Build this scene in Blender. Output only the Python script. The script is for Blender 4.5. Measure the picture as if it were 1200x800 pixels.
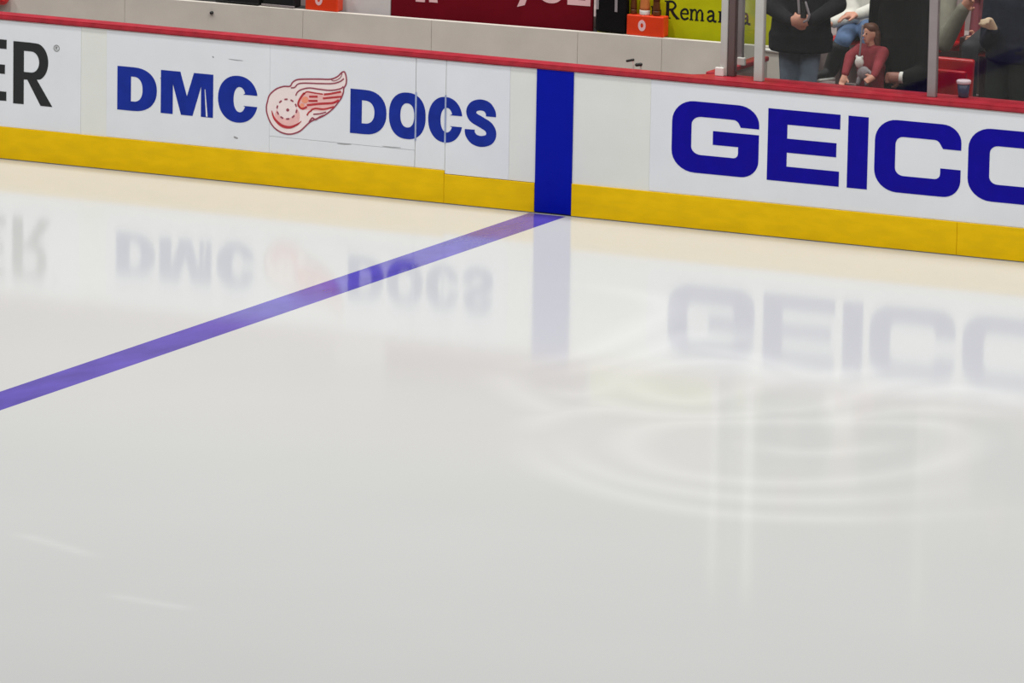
import bpy, bmesh, math, random
import numpy as np
from mathutils import Vector, Matrix
random.seed(7)
for o in list(bpy.data.objects):
    bpy.data.objects.remove(o)
SC = bpy.context.scene
COL = SC.collection

# ------------------------------------------------------------------ camera
F_PX, YAW, PITCH, ROLL = 8407.13, 0.448267, 0.190492, 0.018722     # long phone zoom from the far stands
U0, V0, DIST = 647.93, 251.38, 53.879
_r = Vector((math.cos(YAW), math.sin(YAW), 0))
_f = Vector((-math.sin(YAW) * math.cos(PITCH), math.cos(YAW) * math.cos(PITCH), -math.sin(PITCH)))
_u = _r.cross(_f)
RIGHT = math.cos(ROLL) * _r + math.sin(ROLL) * _u
UP = -math.sin(ROLL) * _r + math.cos(ROLL) * _u
CAM = -(DIST * _f + (U0 - 600) / F_PX * DIST * RIGHT + (400 - V0) / F_PX * DIST * UP)
cd = bpy.data.cameras.new('camera')
cam = bpy.data.objects.new('camera', cd)
COL.objects.link(cam)
cd.sensor_fit = 'HORIZONTAL'
cd.sensor_width = 36.0
cd.lens = F_PX / 1200 * 36.0
cd.clip_end = 300
m = Matrix((RIGHT, UP, -_f)).transposed().to_4x4()
m.translation = CAM
cam.matrix_world = m
SC.camera = cam


def at(px, py, Y=None, Z=None):
    """point of the place seen at a pixel, at depth plane y=Y or height z=Z"""
    D = _f + (px - 600) / F_PX * RIGHT + (400 - py) / F_PX * UP
    t = (Y - CAM.y) / D.y if Y is not None else (Z - CAM.z) / D.z
    return CAM + t * D


# ------------------------------------------------------------------ light
w = bpy.data.worlds.new('world')
SC.world = w
w.use_nodes = True
w.node_tree.nodes['Background'].inputs[0].default_value = (0.93, 0.97, 1.0, 1)
w.node_tree.nodes['Background'].inputs[1].default_value = 0.10
LAMP_W = 800.0
for lx in (-14, -4, 6, 16):
    for ly in (-14, -6, 2):
        ld = bpy.data.lights.new('arena_lamp', 'AREA')
        ld.shape = 'SQUARE'
        ld.size = 2.2
        ld.energy = LAMP_W
        ld.color = (1.0, 0.99, 0.965)
        lo = bpy.data.objects.new('arena_lamp', ld)
        lo.location = (lx, ly, 17.5)
        COL.objects.link(lo)
SC.view_settings.view_transform = 'Standard'
SC.view_settings.look = 'None'
SC.view_settings.gamma = 1
SC.view_settings.use_curve_mapping = False
SC.view_settings.exposure = 0.0


# ------------------------------------------------------------------ materials
def lin(c):
    return tuple(((v / 255) / 12.92 if v / 255 <= 0.04045 else ((v / 255 + 0.055) / 1.055) ** 2.4) for v in c)


MATS = {}


def mat(name, rgb, rough=0.5, var=0.06, scale=6.0, metal=0.0, spec=0.5, bump=0.0, bscale=60.0, stretch=(1, 1, 1)):
    """procedural material: a base colour with soft noise variation"""
    if name in MATS:
        return MATS[name]
    mt = bpy.data.materials.new(name)
    mt.use_nodes = True
    nt = mt.node_tree
    b = nt.nodes['Principled BSDF']
    c = lin(rgb)
    b.inputs['Roughness'].default_value = rough
    b.inputs['Metallic'].default_value = metal
    b.inputs['Specular IOR Level'].default_value = spec
    tc = nt.nodes.new('ShaderNodeTexCoord')
    mp = nt.nodes.new('ShaderNodeMapping')
    mp.inputs['Scale'].default_value = stretch
    nt.links.new(tc.outputs['Object'], mp.inputs['Vector'])
    n = nt.nodes.new('ShaderNodeTexNoise')
    n.inputs['Scale'].default_value = scale
    n.inputs['Detail'].default_value = 4
    nt.links.new(mp.outputs['Vector'], n.inputs['Vector'])
    r = nt.nodes.new('ShaderNodeValToRGB')
    r.color_ramp.elements[0].position = 0.3
    r.color_ramp.elements[1].position = 0.7
    r.color_ramp.elements[0].color = tuple(v * (1 - var) for v in c) + (1,)
    r.color_ramp.elements[1].color = tuple(min(1, v * (1 + var)) for v in c) + (1,)
    nt.links.new(n.outputs['Fac'], r.inputs['Fac'])
    nt.links.new(r.outputs['Color'], b.inputs['Base Color'])
    if bump:
        n2 = nt.nodes.new('ShaderNodeTexNoise')
        n2.inputs['Scale'].default_value = bscale
        nt.links.new(mp.outputs['Vector'], n2.inputs['Vector'])
        bp = nt.nodes.new('ShaderNodeBump')
        bp.inputs['Strength'].default_value = bump
        bp.inputs['Distance'].default_value = 0.01
        nt.links.new(n2.outputs['Fac'], bp.inputs['Height'])
        nt.links.new(bp.outputs['Normal'], b.inputs['Normal'])
    MATS[name] = mt
    return mt


def ice_mat(name, c, var=0.012, rough=0.09):
    mt = mat(name, c, rough, var, 0.5)
    b = mt.node_tree.nodes['Principled BSDF']
    b.inputs['IOR'].default_value = 1.24
    return mt


def glass_mat():
    mt = bpy.data.materials.new('rink_glass')
    mt.use_nodes = True
    nt = mt.node_tree
    nt.nodes.remove(nt.nodes['Principled BSDF'])
    out = nt.nodes['Material Output']
    tr = nt.nodes.new('ShaderNodeBsdfTransparent')
    tr.inputs[0].default_value = (0.90, 0.915, 0.91, 1)
    gl = nt.nodes.new('ShaderNodeBsdfGlossy')
    gl.inputs['Roughness'].default_value = 0.03
    lw = nt.nodes.new('ShaderNodeLayerWeight')
    lw.inputs[0].default_value = 0.5
    pw = nt.nodes.new('ShaderNodeMath')
    pw.operation = 'POWER'
    pw.inputs[1].default_value = 4.0
    nt.links.new(lw.outputs['Facing'], pw.inputs[0])
    fr = nt.nodes.new('ShaderNodeMath')
    fr.operation = 'MULTIPLY_ADD'
    fr.inputs[1].default_value = 0.4
    fr.inputs[2].default_value = 0.02
    nt.links.new(pw.outputs[0], fr.inputs[0])
    mx = nt.nodes.new('ShaderNodeMixShader')
    nt.links.new(fr.outputs[0], mx.inputs[0])
    nt.links.new(tr.outputs[0], mx.inputs[1])
    nt.links.new(gl.outputs[0], mx.inputs[2])
    nt.links.new(mx.outputs[0], out.inputs['Surface'])
    return mt


GLASS = glass_mat()
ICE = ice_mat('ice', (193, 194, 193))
ICE_LINE = mat('ice_line_blue', (84, 72, 166), 0.08, 0.16, 5, stretch=(1, .4, 1))
ICE_LINE.node_tree.nodes['Principled BSDF'].inputs['IOR'].default_value = 1.3
WHITE = mat('board_white', (226, 227, 222), 0.4, 0.02, 3, spec=0.3)
SHEET = mat('vinyl_white', (226, 228, 233), 0.4, 0.025, 2.5, spec=0.3)
YELLOW = mat('kick_yellow', (232, 188, 0), 0.45, 0.07, 5, spec=0.15, stretch=(1, 1, 3))
STRIPE = mat('stripe_blue', (0, 18, 158), 0.5, 0.04, spec=0.12)
RED = mat('rail_red', (168, 40, 54), 0.45, 0.18, 9, spec=0.3)
DARK = mat('gap_dark', (26, 24, 24), 0.8)
GEICO_BLUE = mat('print_royal_blue', (16, 6, 146), 0.5, 0.08, 9, spec=0.12)
DMC_BLUE = mat('print_navy_blue', (27, 48, 146), 0.5, 0.12, 9, spec=0.12)
BLACK = mat('print_black', (24, 26, 26), 0.45, 0.1)
GREYP = mat('print_grey', (140, 140, 140), 0.5)
PINK = mat('print_pale_pink', (242, 224, 222), 0.4, 0.03)
ROSE = mat('print_rose', (238, 184, 180), 0.4, 0.06, 20)
EMB_RED = mat('print_red', (184, 58, 64), 0.4, 0.12, 30, spec=0.2)
EMB_DK = mat('print_plum', (152, 72, 88), 0.4, 0.12, 30, spec=0.2)
EMB_OR = mat('print_orange', (240, 150, 120), 0.4, 0.05)
WALLG = mat('bench_wall_grey', (208, 201, 191), 0.6, 0.05, 4, spec=0.3)
MAROON = mat('banner_maroon', (112, 10, 26), 0.6, 0.08, spec=0.12)
BPINK = mat('banner_pink', (236, 190, 192), 0.5)
LIME = mat('banner_yellow', (190, 190, 14), 0.6, 0.08, 5, spec=0.15)
PALE = mat('panel_pale', (214, 206, 204), 0.5, 0.03)
ORANGE = mat('carrier_orange', (226, 62, 22), 0.4, 0.08)
METAL = mat('post_white', (184, 181, 176), 0.5, 0.05, spec=0.3)
METAL_G = mat('post_grey', (150, 140, 140), 0.4, 0.08, metal=0.2)
METAL_B = mat('post_brown', (92, 74, 72), 0.5, 0.08)
BKBAG = mat('cloth_black', (14, 12, 14), 0.8, 0.2, 12, spec=0.15, bump=0.3)
CONC = mat('stand_concrete', (150, 134, 132), 0.85, 0.12, 3)
SEAT = mat('seat_red', (206, 24, 34), 0.35, 0.06)
SKIN = mat('skin', (214, 152, 128), 0.55, 0.06, 20)
SKIN_D = mat('skin_deep', (150, 100, 86), 0.55, 0.06, 20)
HAIR = mat('hair_brown', (98, 62, 46), 0.6, 0.2, 40)
HAIR_D = mat('hair_dark', (40, 30, 26), 0.6, 0.2, 40)
EYE = mat('eye_dark', (30, 24, 22), 0.2)
LIP = mat('lip', (170, 92, 88), 0.5)
HOODIE = mat('hoodie_black', (36, 34, 37), 0.9, 0.15, 10, spec=0.15, bump=0.4, bscale=25)
COAT = mat('coat_black', (28, 26, 26), 0.9, 0.15, 10, spec=0.15, bump=0.3, bscale=20)
JEANS = mat('denim_blue_grey', (112, 122, 138), 0.9, 0.14, 9, bump=0.3, bscale=30)
JEANS_B = mat('denim_blue', (98, 122, 160), 0.9, 0.2, 7, bump=0.3, bscale=30)
JACKET_W = mat('jacket_cream', (222, 218, 208), 0.85, 0.08, 8, bump=0.5, bscale=16)
JERSEY = mat('jersey_red', (142, 46, 54), 0.85, 0.15, 10, bump=0.3)
OLIVE = mat('sleeve_olive', (122, 118, 104), 0.9, 0.12, 10, bump=0.4, bscale=25)
CHARC = mat('cloth_charcoal', (52, 50, 54), 0.9, 0.15, 10)
NAVY = mat('jacket_navy', (34, 36, 48), 0.85, 0.25, 8, spec=0.15, bump=0.4, bscale=18)
TROUS = mat('trousers_dark_green_grey', (46, 48, 44), 0.9, 0.15, 10, spec=0.15)
WINE = mat('jersey_wine', (122, 54, 64), 0.85, 0.1)
CLOTHW = mat('cloth_white', (224, 220, 214), 0.85, 0.05)
SHOE = mat('shoe_black', (30, 28, 30), 0.6)
CUPN = mat('cup_navy', (52, 50, 84), 0.4, 0.2, 25)
CUPW = mat('cup_rim', (226, 200, 208), 0.4)
STRAP = mat('strap_grey', (150, 140, 144), 0.6)
AMBER = mat('bottle_amber', (206, 122, 66), 0.35, 0.1)
BROWN = mat('bottle_brown', (96, 52, 20), 0.4, 0.1)


# ------------------------------------------------------------------ helpers
def link(name, me, material=None, parent=None):
    o = bpy.data.objects.new(name, me)
    COL.objects.link(o)
    if material is not None:
        for q in (material if isinstance(material, (list, tuple)) else [material]):
            me.materials.append(q)
    if parent is not None:
        o.parent = parent
    return o


def empty(name, loc=(0, 0, 0)):
    o = bpy.data.objects.new(name, None)
    o.empty_display_size = 0.05
    o.location = loc
    COL.objects.link(o)
    return o


def tag(o, label=None, cat=None, group=None, kind=None):
    if label:
        o['label'] = label
    if cat:
        o['category'] = cat
    if group:
        o['group'] = group
    if kind:
        o['kind'] = kind
    return o


def loc_of(parent):
    return Vector(parent.location) if parent is not None else Vector((0, 0, 0))


def finish(bm, name, material, parent=None, smooth=False):
    """world-space bmesh to an object under its parent (an Empty with only a location)"""
    if parent is not None:
        off = loc_of(parent)
        if parent.parent is not None:
            off = off + loc_of(parent.parent)
        bmesh.ops.translate(bm, verts=bm.verts, vec=-off)
    bmesh.ops.recalc_face_normals(bm, faces=bm.faces)
    me = bpy.data.meshes.new(name)
    bm.to_mesh(me)
    bm.free()
    if smooth:
        for p in me.polygons:
            p.use_smooth = True
    return link(name, me, material, parent)


def box_bm(x0, x1, y0, y1, z0, z1, bev=0.0, seg=2, bm=None):
    b = bmesh.new()
    bmesh.ops.create_cube(b, size=1.0)
    for v in b.verts:
        v.co = Vector(((x0 + x1) / 2 + v.co.x * (x1 - x0), (y0 + y1) / 2 + v.co.y * (y1 - y0), (z0 + z1) / 2 + v.co.z * (z1 - z0)))
    if bev:
        bmesh.ops.bevel(b, geom=list(b.edges), offset=bev, segments=seg, profile=0.5, affect='EDGES')
    if bm is None:
        return b
    me = bpy.data.meshes.new('t')
    b.to_mesh(me)
    b.free()
    bm.from_mesh(me)
    bpy.data.meshes.remove(me)
    return bm


def box(name, x0, x1, y0, y1, z0, z1, material, parent=None, bev=0.0, seg=2):
    return finish(box_bm(x0, x1, y0, y1, z0, z1, bev, seg), name, material, parent, False)


def lathe_bm(prof, c, n=24, bm=None):
    """prof: list of (radius, z) from bottom to top about a vertical axis through c"""
    bm = bm or bmesh.new()
    rings = []
    for r, z in prof:
        rings.append([bm.verts.new((c[0] + r * math.cos(2 * math.pi * i / n), c[1] + r * math.sin(2 * math.pi * i / n), c[2] + z)) for i in range(n)])
    for a, b in zip(rings, rings[1:]):
        for i in range(n):
            bm.faces.new((a[i], a[(i + 1) % n], b[(i + 1) % n], b[i]))
    bm.faces.new(list(reversed(rings[0])))
    bm.faces.new(rings[-1])
    return bm


def capsule(bm, p0, p1, r0, r1, side=None, k=1.0, n=14, caps=4, ck=1.0):
    """closed tapered limb with rounded ends; elliptical when k != 1 (wider along side)"""
    p0 = Vector(p0)
    p1 = Vector(p1)
    d = p1 - p0
    L = d.length
    d = d / L if L > 1e-6 else Vector((0, 0, 1))
    if side is None:
        side = Vector((1, 0, 0)) if abs(d.x) < 0.8 else Vector((0, 1, 0))
    s = Vector(side)
    s = (s - s.dot(d) * d).normalized()
    t = d.cross(s)
    prof = []
    for i in range(caps):
        a = -math.pi / 2 + (math.pi / 2) * (i + 0.35) / caps
        prof.append((r0 * math.cos(a), r0 * ck * math.sin(a)))
    for i in range(5):
        q = i / 4
        prof.append((r0 + (r1 - r0) * q, L * q))
    for i in range(caps):
        a = (math.pi / 2) * (i + 0.65) / caps
        prof.append((r1 * math.cos(a), L + r1 * ck * math.sin(a)))
    rings = []
    for r, h in prof:
        rings.append([bm.verts.new(p0 + d * h + s * (r * k * math.cos(2 * math.pi * i / n)) + t * (r * math.sin(2 * math.pi * i / n))) for i in range(n)])
    for a, b in zip(rings, rings[1:]):
        for i in range(n):
            bm.faces.new((a[i], a[(i + 1) % n], b[(i + 1) % n], b[i]))
    bm.faces.new(list(reversed(rings[0])))
    bm.faces.new(rings[-1])
    return bm


def ball(bm, c, rx, ry, rz, seg=16):
    ret = bmesh.ops.create_uvsphere(bm, u_segments=seg, v_segments=seg // 2 + 2, radius=1.0)
    for v in ret['verts']:
        v.co = Vector((c[0] + v.co.x * rx, c[1] + v.co.y * ry, c[2] + v.co.z * rz))
    return bm


def fuse(bm, name, material, parent, voxel=0.012, smooth=4):
    """weld overlapping limbs into ONE continuous surface"""
    bmesh.ops.recalc_face_normals(bm, faces=bm.faces)
    me = bpy.data.meshes.new('t')
    bm.to_mesh(me)
    bm.free()
    t = bpy.data.objects.new('t', me)
    COL.objects.link(t)
    r = t.modifiers.new('r', 'REMESH')
    r.mode = 'VOXEL'
    r.voxel_size = voxel
    s = t.modifiers.new('s', 'SMOOTH')
    s.factor = 0.5
    s.iterations = smooth
    dg = bpy.context.evaluated_depsgraph_get()
    out = bpy.data.meshes.new_from_object(t.evaluated_get(dg))
    bpy.data.objects.remove(t)
    off = loc_of(parent)
    out.transform(Matrix.Translation(-off))
    out.name = name
    for p in out.polygons:
        p.use_smooth = True
    return link(name, out, material, parent)


def flat(name, loops, material, parent, y=0.0, th=0.0016, slope=0.0, x0=0.0):
    """flat printed or cut shape standing on a vertical plane; loops are (x, z) outlines, holes by even-odd"""
    cu = bpy.data.curves.new('t', 'CURVE')
    cu.dimensions = '2D'
    cu.fill_mode = 'BOTH'
    cu.extrude = th / 2
    for lp in loops:
        sp = cu.splines.new('POLY')
        sp.points.add(len(lp) - 1)
        for p, q in zip(sp.points, lp):
            p.co = (q[0], q[1], 0, 1)
        sp.use_cyclic_u = True
    t = bpy.data.objects.new('t', cu)
    COL.objects.link(t)
    dg = bpy.context.evaluated_depsgraph_get()
    me = bpy.data.meshes.new_from_object(t.evaluated_get(dg))
    bpy.data.objects.remove(t)
    bpy.data.curves.remove(cu)
    off = Vector((0, 0, 0))
    q = parent
    while q is not None:
        off += Vector(q.location)
        q = q.parent
    for v in me.vertices:
        x, z, d = v.co
        v.co = Vector((x, y + slope * (x - x0) - th / 2 - d, z)) - off
    me.name = name
    me.materials.clear()
    return link(name, me, material, parent)


def arc_corner(cx, cz, rx, rz, a0, a1, n=8):
    return [(cx + rx * math.cos(math.radians(a0 + (a1 - a0) * i / n)), cz + rz * math.sin(math.radians(a0 + (a1 - a0) * i / n))) for i in range(n + 1)]


def place(pts, x0, x1, z0, z1, down=False):
    """unit square outline to a box in metres"""
    return [(x0 + u * (x1 - x0), (z1 - v * (z1 - z0)) if down else (z0 + v * (z1 - z0))) for u, v in pts]


def smooth_path(pts, n=6, closed=False):
    out = []
    N = len(pts)
    for i in range(N if closed else N - 1):
        def g(j):
            return pts[j % N] if closed else pts[max(0, min(N - 1, j))]
        p0, p1, p2, p3 = g(i - 1), g(i), g(i + 1), g(i + 2)
        for k in range(n):
            t = k / n
            out.append(tuple(0.5 * (2 * p1[a] + (p2[a] - p0[a]) * t + (2 * p0[a] - 5 * p1[a] + 4 * p2[a] - p3[a]) * t * t + (3 * p1[a] - p0[a] - 3 * p2[a] + p3[a]) * t ** 3) for a in range(2)))
    if not closed:
        out.append(tuple(pts[-1]))
    return out


def stroke(pts, wd, closed=False, n=6, taper=False):
    """outline(s) of a line of width wd; open -> one loop, closed -> two loops"""
    P = smooth_path(pts, n, closed)
    N = len(P)
    L, R = [], []
    for i in range(N):
        a = P[(i - 1) % N] if closed else P[max(0, i - 1)]
        b = P[(i + 1) % N] if closed else P[min(N - 1, i + 1)]
        dx, dz = b[0] - a[0], b[1] - a[1]
        l = math.hypot(dx, dz) or 1
        h = wd / 2
        if taper:
            h *= max(0.25, math.sin(math.pi * (i + 0.5) / N) ** 0.6)
        L.append((P[i][0] - dz / l * h, P[i][1] + dx / l * h))
        R.append((P[i][0] + dz / l * h, P[i][1] - dx / l * h))
    return [L, R] if closed else [L + R[::-1]]


# ------------------------------------------------------------------ the setting
H = 1.095        # top of the white board faces
KZ = 0.25        # top of the yellow kick plates
CAPZ = 1.135     # top of the red rail
XL, XR = -9.0, 13.0

# the ice: one sheet whose surface carries a faint projected logo, its light painted pale, and two skate scrapes (cover stored per vertex)
def ip(pts):
    return [tuple(at(x, y, Z=0.0)[k] for k in (0, 1)) for x, y in pts]
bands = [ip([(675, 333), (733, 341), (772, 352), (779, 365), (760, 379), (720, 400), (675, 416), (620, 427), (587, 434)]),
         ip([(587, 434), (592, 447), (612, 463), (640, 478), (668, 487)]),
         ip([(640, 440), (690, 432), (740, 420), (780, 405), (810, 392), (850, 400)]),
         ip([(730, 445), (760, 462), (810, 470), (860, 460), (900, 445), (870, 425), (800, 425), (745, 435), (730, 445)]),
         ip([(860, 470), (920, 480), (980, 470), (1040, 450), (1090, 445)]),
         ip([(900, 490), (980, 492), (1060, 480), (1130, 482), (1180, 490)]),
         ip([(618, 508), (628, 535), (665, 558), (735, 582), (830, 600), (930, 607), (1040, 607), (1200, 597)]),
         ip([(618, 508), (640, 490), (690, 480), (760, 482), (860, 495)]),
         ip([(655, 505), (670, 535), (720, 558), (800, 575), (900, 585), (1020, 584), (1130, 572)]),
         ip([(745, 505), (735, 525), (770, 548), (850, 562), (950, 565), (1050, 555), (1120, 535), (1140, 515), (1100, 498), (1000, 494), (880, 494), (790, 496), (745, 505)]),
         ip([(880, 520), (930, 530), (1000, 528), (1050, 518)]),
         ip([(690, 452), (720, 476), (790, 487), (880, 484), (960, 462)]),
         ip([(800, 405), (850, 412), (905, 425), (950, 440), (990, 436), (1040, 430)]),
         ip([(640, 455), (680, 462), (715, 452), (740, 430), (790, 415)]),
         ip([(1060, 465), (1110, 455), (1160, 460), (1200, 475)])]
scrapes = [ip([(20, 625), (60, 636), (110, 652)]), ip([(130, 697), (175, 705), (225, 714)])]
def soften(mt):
    """the pale tint of the painted logo light and the scrapes fades into the tone of the plain ice where the cover is thin"""
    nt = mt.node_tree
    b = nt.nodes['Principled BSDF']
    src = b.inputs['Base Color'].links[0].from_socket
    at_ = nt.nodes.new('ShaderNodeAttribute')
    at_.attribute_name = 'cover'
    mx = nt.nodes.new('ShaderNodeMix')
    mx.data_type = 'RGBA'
    mx.inputs['B'].default_value = lin((201, 202, 201)) + (1,)  # paler ice colour standing in for the projected logo light, shared by the scrapes
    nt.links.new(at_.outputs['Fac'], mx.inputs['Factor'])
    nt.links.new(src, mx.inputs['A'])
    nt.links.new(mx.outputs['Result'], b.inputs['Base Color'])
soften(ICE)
def span(a, b, st):
    n = max(1, round((b - a) / st))
    return [a + (b - a) * i / n for i in range(n)]
gx = span(XL - 8, 0.8, 2.0) + span(0.8, 8.0, 0.05) + span(8.0, XR + 14, 2.0) + [XR + 14]
gy = span(-27.0, -14.0, 2.0) + span(-14.0, -11.2, 0.05) + span(-11.2, -9.4, 0.3) + span(-9.4, -2.2, 0.05) + span(-2.2, 0.0, 0.3) + [0.0]
GX, GY = np.meshgrid(np.array(gx), np.array(gy))
cov = np.zeros_like(GX)
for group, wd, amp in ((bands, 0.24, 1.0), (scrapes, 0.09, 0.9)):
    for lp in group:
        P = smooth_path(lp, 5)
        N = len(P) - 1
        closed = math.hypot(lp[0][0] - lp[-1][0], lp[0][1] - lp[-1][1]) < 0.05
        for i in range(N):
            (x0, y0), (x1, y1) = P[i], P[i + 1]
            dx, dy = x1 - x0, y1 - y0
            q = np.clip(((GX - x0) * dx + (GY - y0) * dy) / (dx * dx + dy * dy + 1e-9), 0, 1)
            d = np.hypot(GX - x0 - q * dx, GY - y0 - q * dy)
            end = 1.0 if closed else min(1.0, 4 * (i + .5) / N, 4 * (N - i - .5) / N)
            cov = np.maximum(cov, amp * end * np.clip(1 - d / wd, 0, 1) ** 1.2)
W_ = len(gx)
vs = [(float(x), float(y), 0.0) for x, y in zip(GX.ravel(), GY.ravel())]
fs = [(j * W_ + i, j * W_ + i + 1, (j + 1) * W_ + i + 1, (j + 1) * W_ + i) for j in range(len(gy) - 1) for i in range(W_ - 1)]
nb = len(vs)
x0, x1, y0, y1 = gx[0], gx[-1], gy[0], gy[-1]
vs += [(x0, y0, -.1), (x1, y0, -.1), (x1, y1, -.1), (x0, y1, -.1)]
row = lambda j: [j * W_ + i for i in range(W_)]
colm = lambda i: [j * W_ + i for j in range(len(gy))]
fs += [(nb, nb + 3, nb + 2, nb + 1), tuple([nb, nb + 1] + row(0)[::-1]), tuple([nb + 2, nb + 3] + row(len(gy) - 1)), tuple([nb + 1, nb + 2] + colm(W_ - 1)[::-1]), tuple([nb + 3, nb] + colm(0))]
me = bpy.data.meshes.new('floor')
me.from_pydata(vs, [], fs)
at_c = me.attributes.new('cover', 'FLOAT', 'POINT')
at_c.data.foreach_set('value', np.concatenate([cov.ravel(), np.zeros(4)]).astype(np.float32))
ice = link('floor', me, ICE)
tag(ice, 'glossy white ice sheet with a faint painted projected-light emblem in front of the rink boards', kind='structure')
LX = -0.030
ln = box('blue_line', LX - 0.1525, LX + 0.1525, -26.5, -0.03, -0.02, 0.0006, ICE_LINE, ice)
tag(ln, 'violet blue line painted across the ice')

# ice far from the lens is edged with a narrow dark gap below the boards
wall = empty('wall_back')
tag(wall, 'white rink boards with yellow kick plate and red top rail', kind='structure')
box('board_core', XL, XR, 0.020, 0.110, 0.0, H, DARK, wall)
S1, S2, S3 = -2.411, -1.165, -0.912
g = 0.003
panel_cuts = [(XL, -6.6), (-6.6, -4.06), (-4.06, S1), (S2, S3), (0.1525, 0.788), (0.788, 5.8), (5.8, 8.2), (8.2, XR)]
for a, b in panel_cuts:
    box('board_panel', a + 0.0004, b - 0.0004, 0.0, 0.022, KZ, H, WHITE, wall)
box('board_panel', S1 + 0.0008, S2 - g, 0.0, 0.022, 0.3873, H, WHITE, wall)
box('board_panel', S1 + 0.0008, S2 - g, 0.0, 0.022, KZ, 0.385, WHITE, wall)
box('board_panel', -0.3755, -0.1535, 0.0, 0.022, 0.230, H, WHITE, wall)
box('board_panel', S3 + g, -0.3765, 0.0, 0.022, 0.230, H, WHITE, wall)
st = box('blue_stripe', -0.1525, 0.1525, -0.010, 0.022, 0.012, H, STRIPE, wall, 0.003)
tag(st, 'royal blue upright stripe on the boards above the ice line')
for a, b, t in [(XL, -6.6, KZ), (-6.6, S3, KZ + 0.004), (S3, -0.1535, 0.226), (0.1535, 3.276, KZ), (3.276, 6.4, KZ), (6.4, 9.6, KZ), (9.6, XR, KZ)]:
    box('kick_plate', a + 0.001, b - 0.001, -0.012, 0.022, 0.006, t, YELLOW, wall, 0.003)
CB = 1.06
# one rail, deeper where the glass stands on it, with a splayed start
bm = bmesh.new()
prof = [(XL, -0.018), (XR, -0.018), (XR, 0.30), (1.22, 0.30), (CB, 0.135), (XL, 0.135)]
lo = [bm.verts.new((x, y, H)) for x, y in prof]
hi = [bm.verts.new((x, y, CAPZ)) for x, y in prof]
bm.faces.new(lo[::-1])
bm.faces.new(hi)
for i in range(6):
    j = (i + 1) % 6
    bm.faces.new((lo[i], lo[j], hi[j], hi[i]))
bmesh.ops.bevel(bm, geom=list(bm.edges), offset=0.010, segments=2, affect='EDGES')
finish(bm, 'top_rail', RED, wall)

# bench back wall, not quite parallel to the boards
P0 = at(0, -17, Z=1.10)
P1 = at(905, 53.5, Z=1.10)
SL = (P1.y - 1.63) / (P1.x + 5.2)
def yw(x):
    return P1.y + SL * (x - P1.x)
WX0, WX1 = -8.5, 1.10
rear = empty('wall_bench')
tag(rear, 'low grey wall behind the players bench', kind='structure')
def slab(name, x0, x1, dy0, dy1, z0, z1, material, parent, bev=0.0):
    b = box_bm(x0, x1, dy0, dy1, z0, z1, bev)
    for v in b.verts:
        v.co.y += yw(v.co.x)
    return finish(b, name, material, parent)
cuts = [WX0, -6.3, -4.6, -3.05, -1.95, -0.72, -0.02, WX1]
for a, b in zip(cuts, cuts[1:]):
    slab('wall_panel', a + 0.001, b - 0.001, 0.0, 0.05, 0.30, 1.092, WALLG, rear, 0.003)
slab('wall_core', WX0, WX1, 0.05, 0.10, 0.30, 1.075, DARK, rear)
slab('wall_ledge', WX0, WX1, 0.10, 0.42, 1.02, 1.06, DARK, rear)
bm = bmesh.new()
pz = at(248, 15, Y=yw(-3.94))
capsule(bm, (pz.x, yw(pz.x) - 0.012, pz.z), (pz.x, yw(pz.x) + 0.01, pz.z), 0.014, 0.014)
finish(bm, 'bolt_head', BLACK, rear, True)
tag(box('floor_bench', WX0, 1.10, 0.12, 2.5, 0.20, 0.30, CONC), 'dark bench floor behind the boards', kind='structure')
tag(box('floor_walkway', 1.16, XR, 0.12, 1.5, 0.40, 0.50, CONC), 'front walkway behind the glass', kind='structure')
stand = empty('floor_stand')
tag(stand, 'dark stepped seating stand behind bench and walkway', kind='structure')
box('step', 1.16, XR, 1.5, 2.4, 0.40, 0.80, CONC, stand)
for k in range(1, 13):
    y0 = 1.5 + 0.9 * k
    box('step', XL - 4, XR + 3, y0, y0 + (0.9 if k < 12 else 4), 0.3, 0.80 + 0.34 * k, CONC, stand)

# ------------------------------------------------------------------ glass and posts
def post(px0, px1, py, Y, top, material, label, foot=None, depth=0.05):
    a = at(px0, py, Y=Y)
    b = at(px1, py, Y=Y)
    t = empty('glass_post', ((a.x + b.x) / 2, Y, CAPZ))
    tag(t, label, 'post', 'rink glass posts')
    box('post_bar', a.x, b.x, Y - depth / 2, Y + depth / 2, CAPZ, top, material, t, 0.006)
    if foot:
        cx = (a.x + b.x) / 2 + foot[0]
        box('post_foot', cx - foot[1], cx + foot[1], Y - 0.045, Y - depth / 2 + 0.004, CAPZ, CAPZ + foot[2], CLOTHW, t, 0.006)
    return t, (a.x + b.x) / 2

GT = 2.75
t1, gx1 = post(884.5, 894.5, 96, 0.11, GT, METAL, 'white upright post on the red rail beside the man in black', None, 0.055)
t2, gx2 = post(1087.5, 1097.5, 108, 0.11, GT, METAL_G, 'slim grey upright joint between two glass sheets beside the red seat')
t3, gx3 = post(845.0, 853.0, 84, 0.22, GT, METAL, 'pale upright post with white foot at the corner of the bench end')
cx3 = gx3
box('post_foot', cx3 - 0.055, cx3 + 0.012, 0.165, 0.198, CAPZ, CAPZ + 0.065, CLOTHW, t3, 0.006)
# dark second bar of the corner post
bar = box('post_bar', cx3 + 0.032, cx3 + 0.085, 0.20, 0.26, CAPZ, GT, METAL_B, t3, 0.006)
tag(bar, 'dark brown bar')
t4, gx4 = post(864.0, 870.5, 70, 0.78, GT, METAL_G, 'thin grey upright post further back on the bench end rail')
box('post_foot', gx4 - 0.005, gx4 + 0.06, 0.73, 0.76, CAPZ, CAPZ + 0.06, CLOTHW, t4, 0.006)

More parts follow.
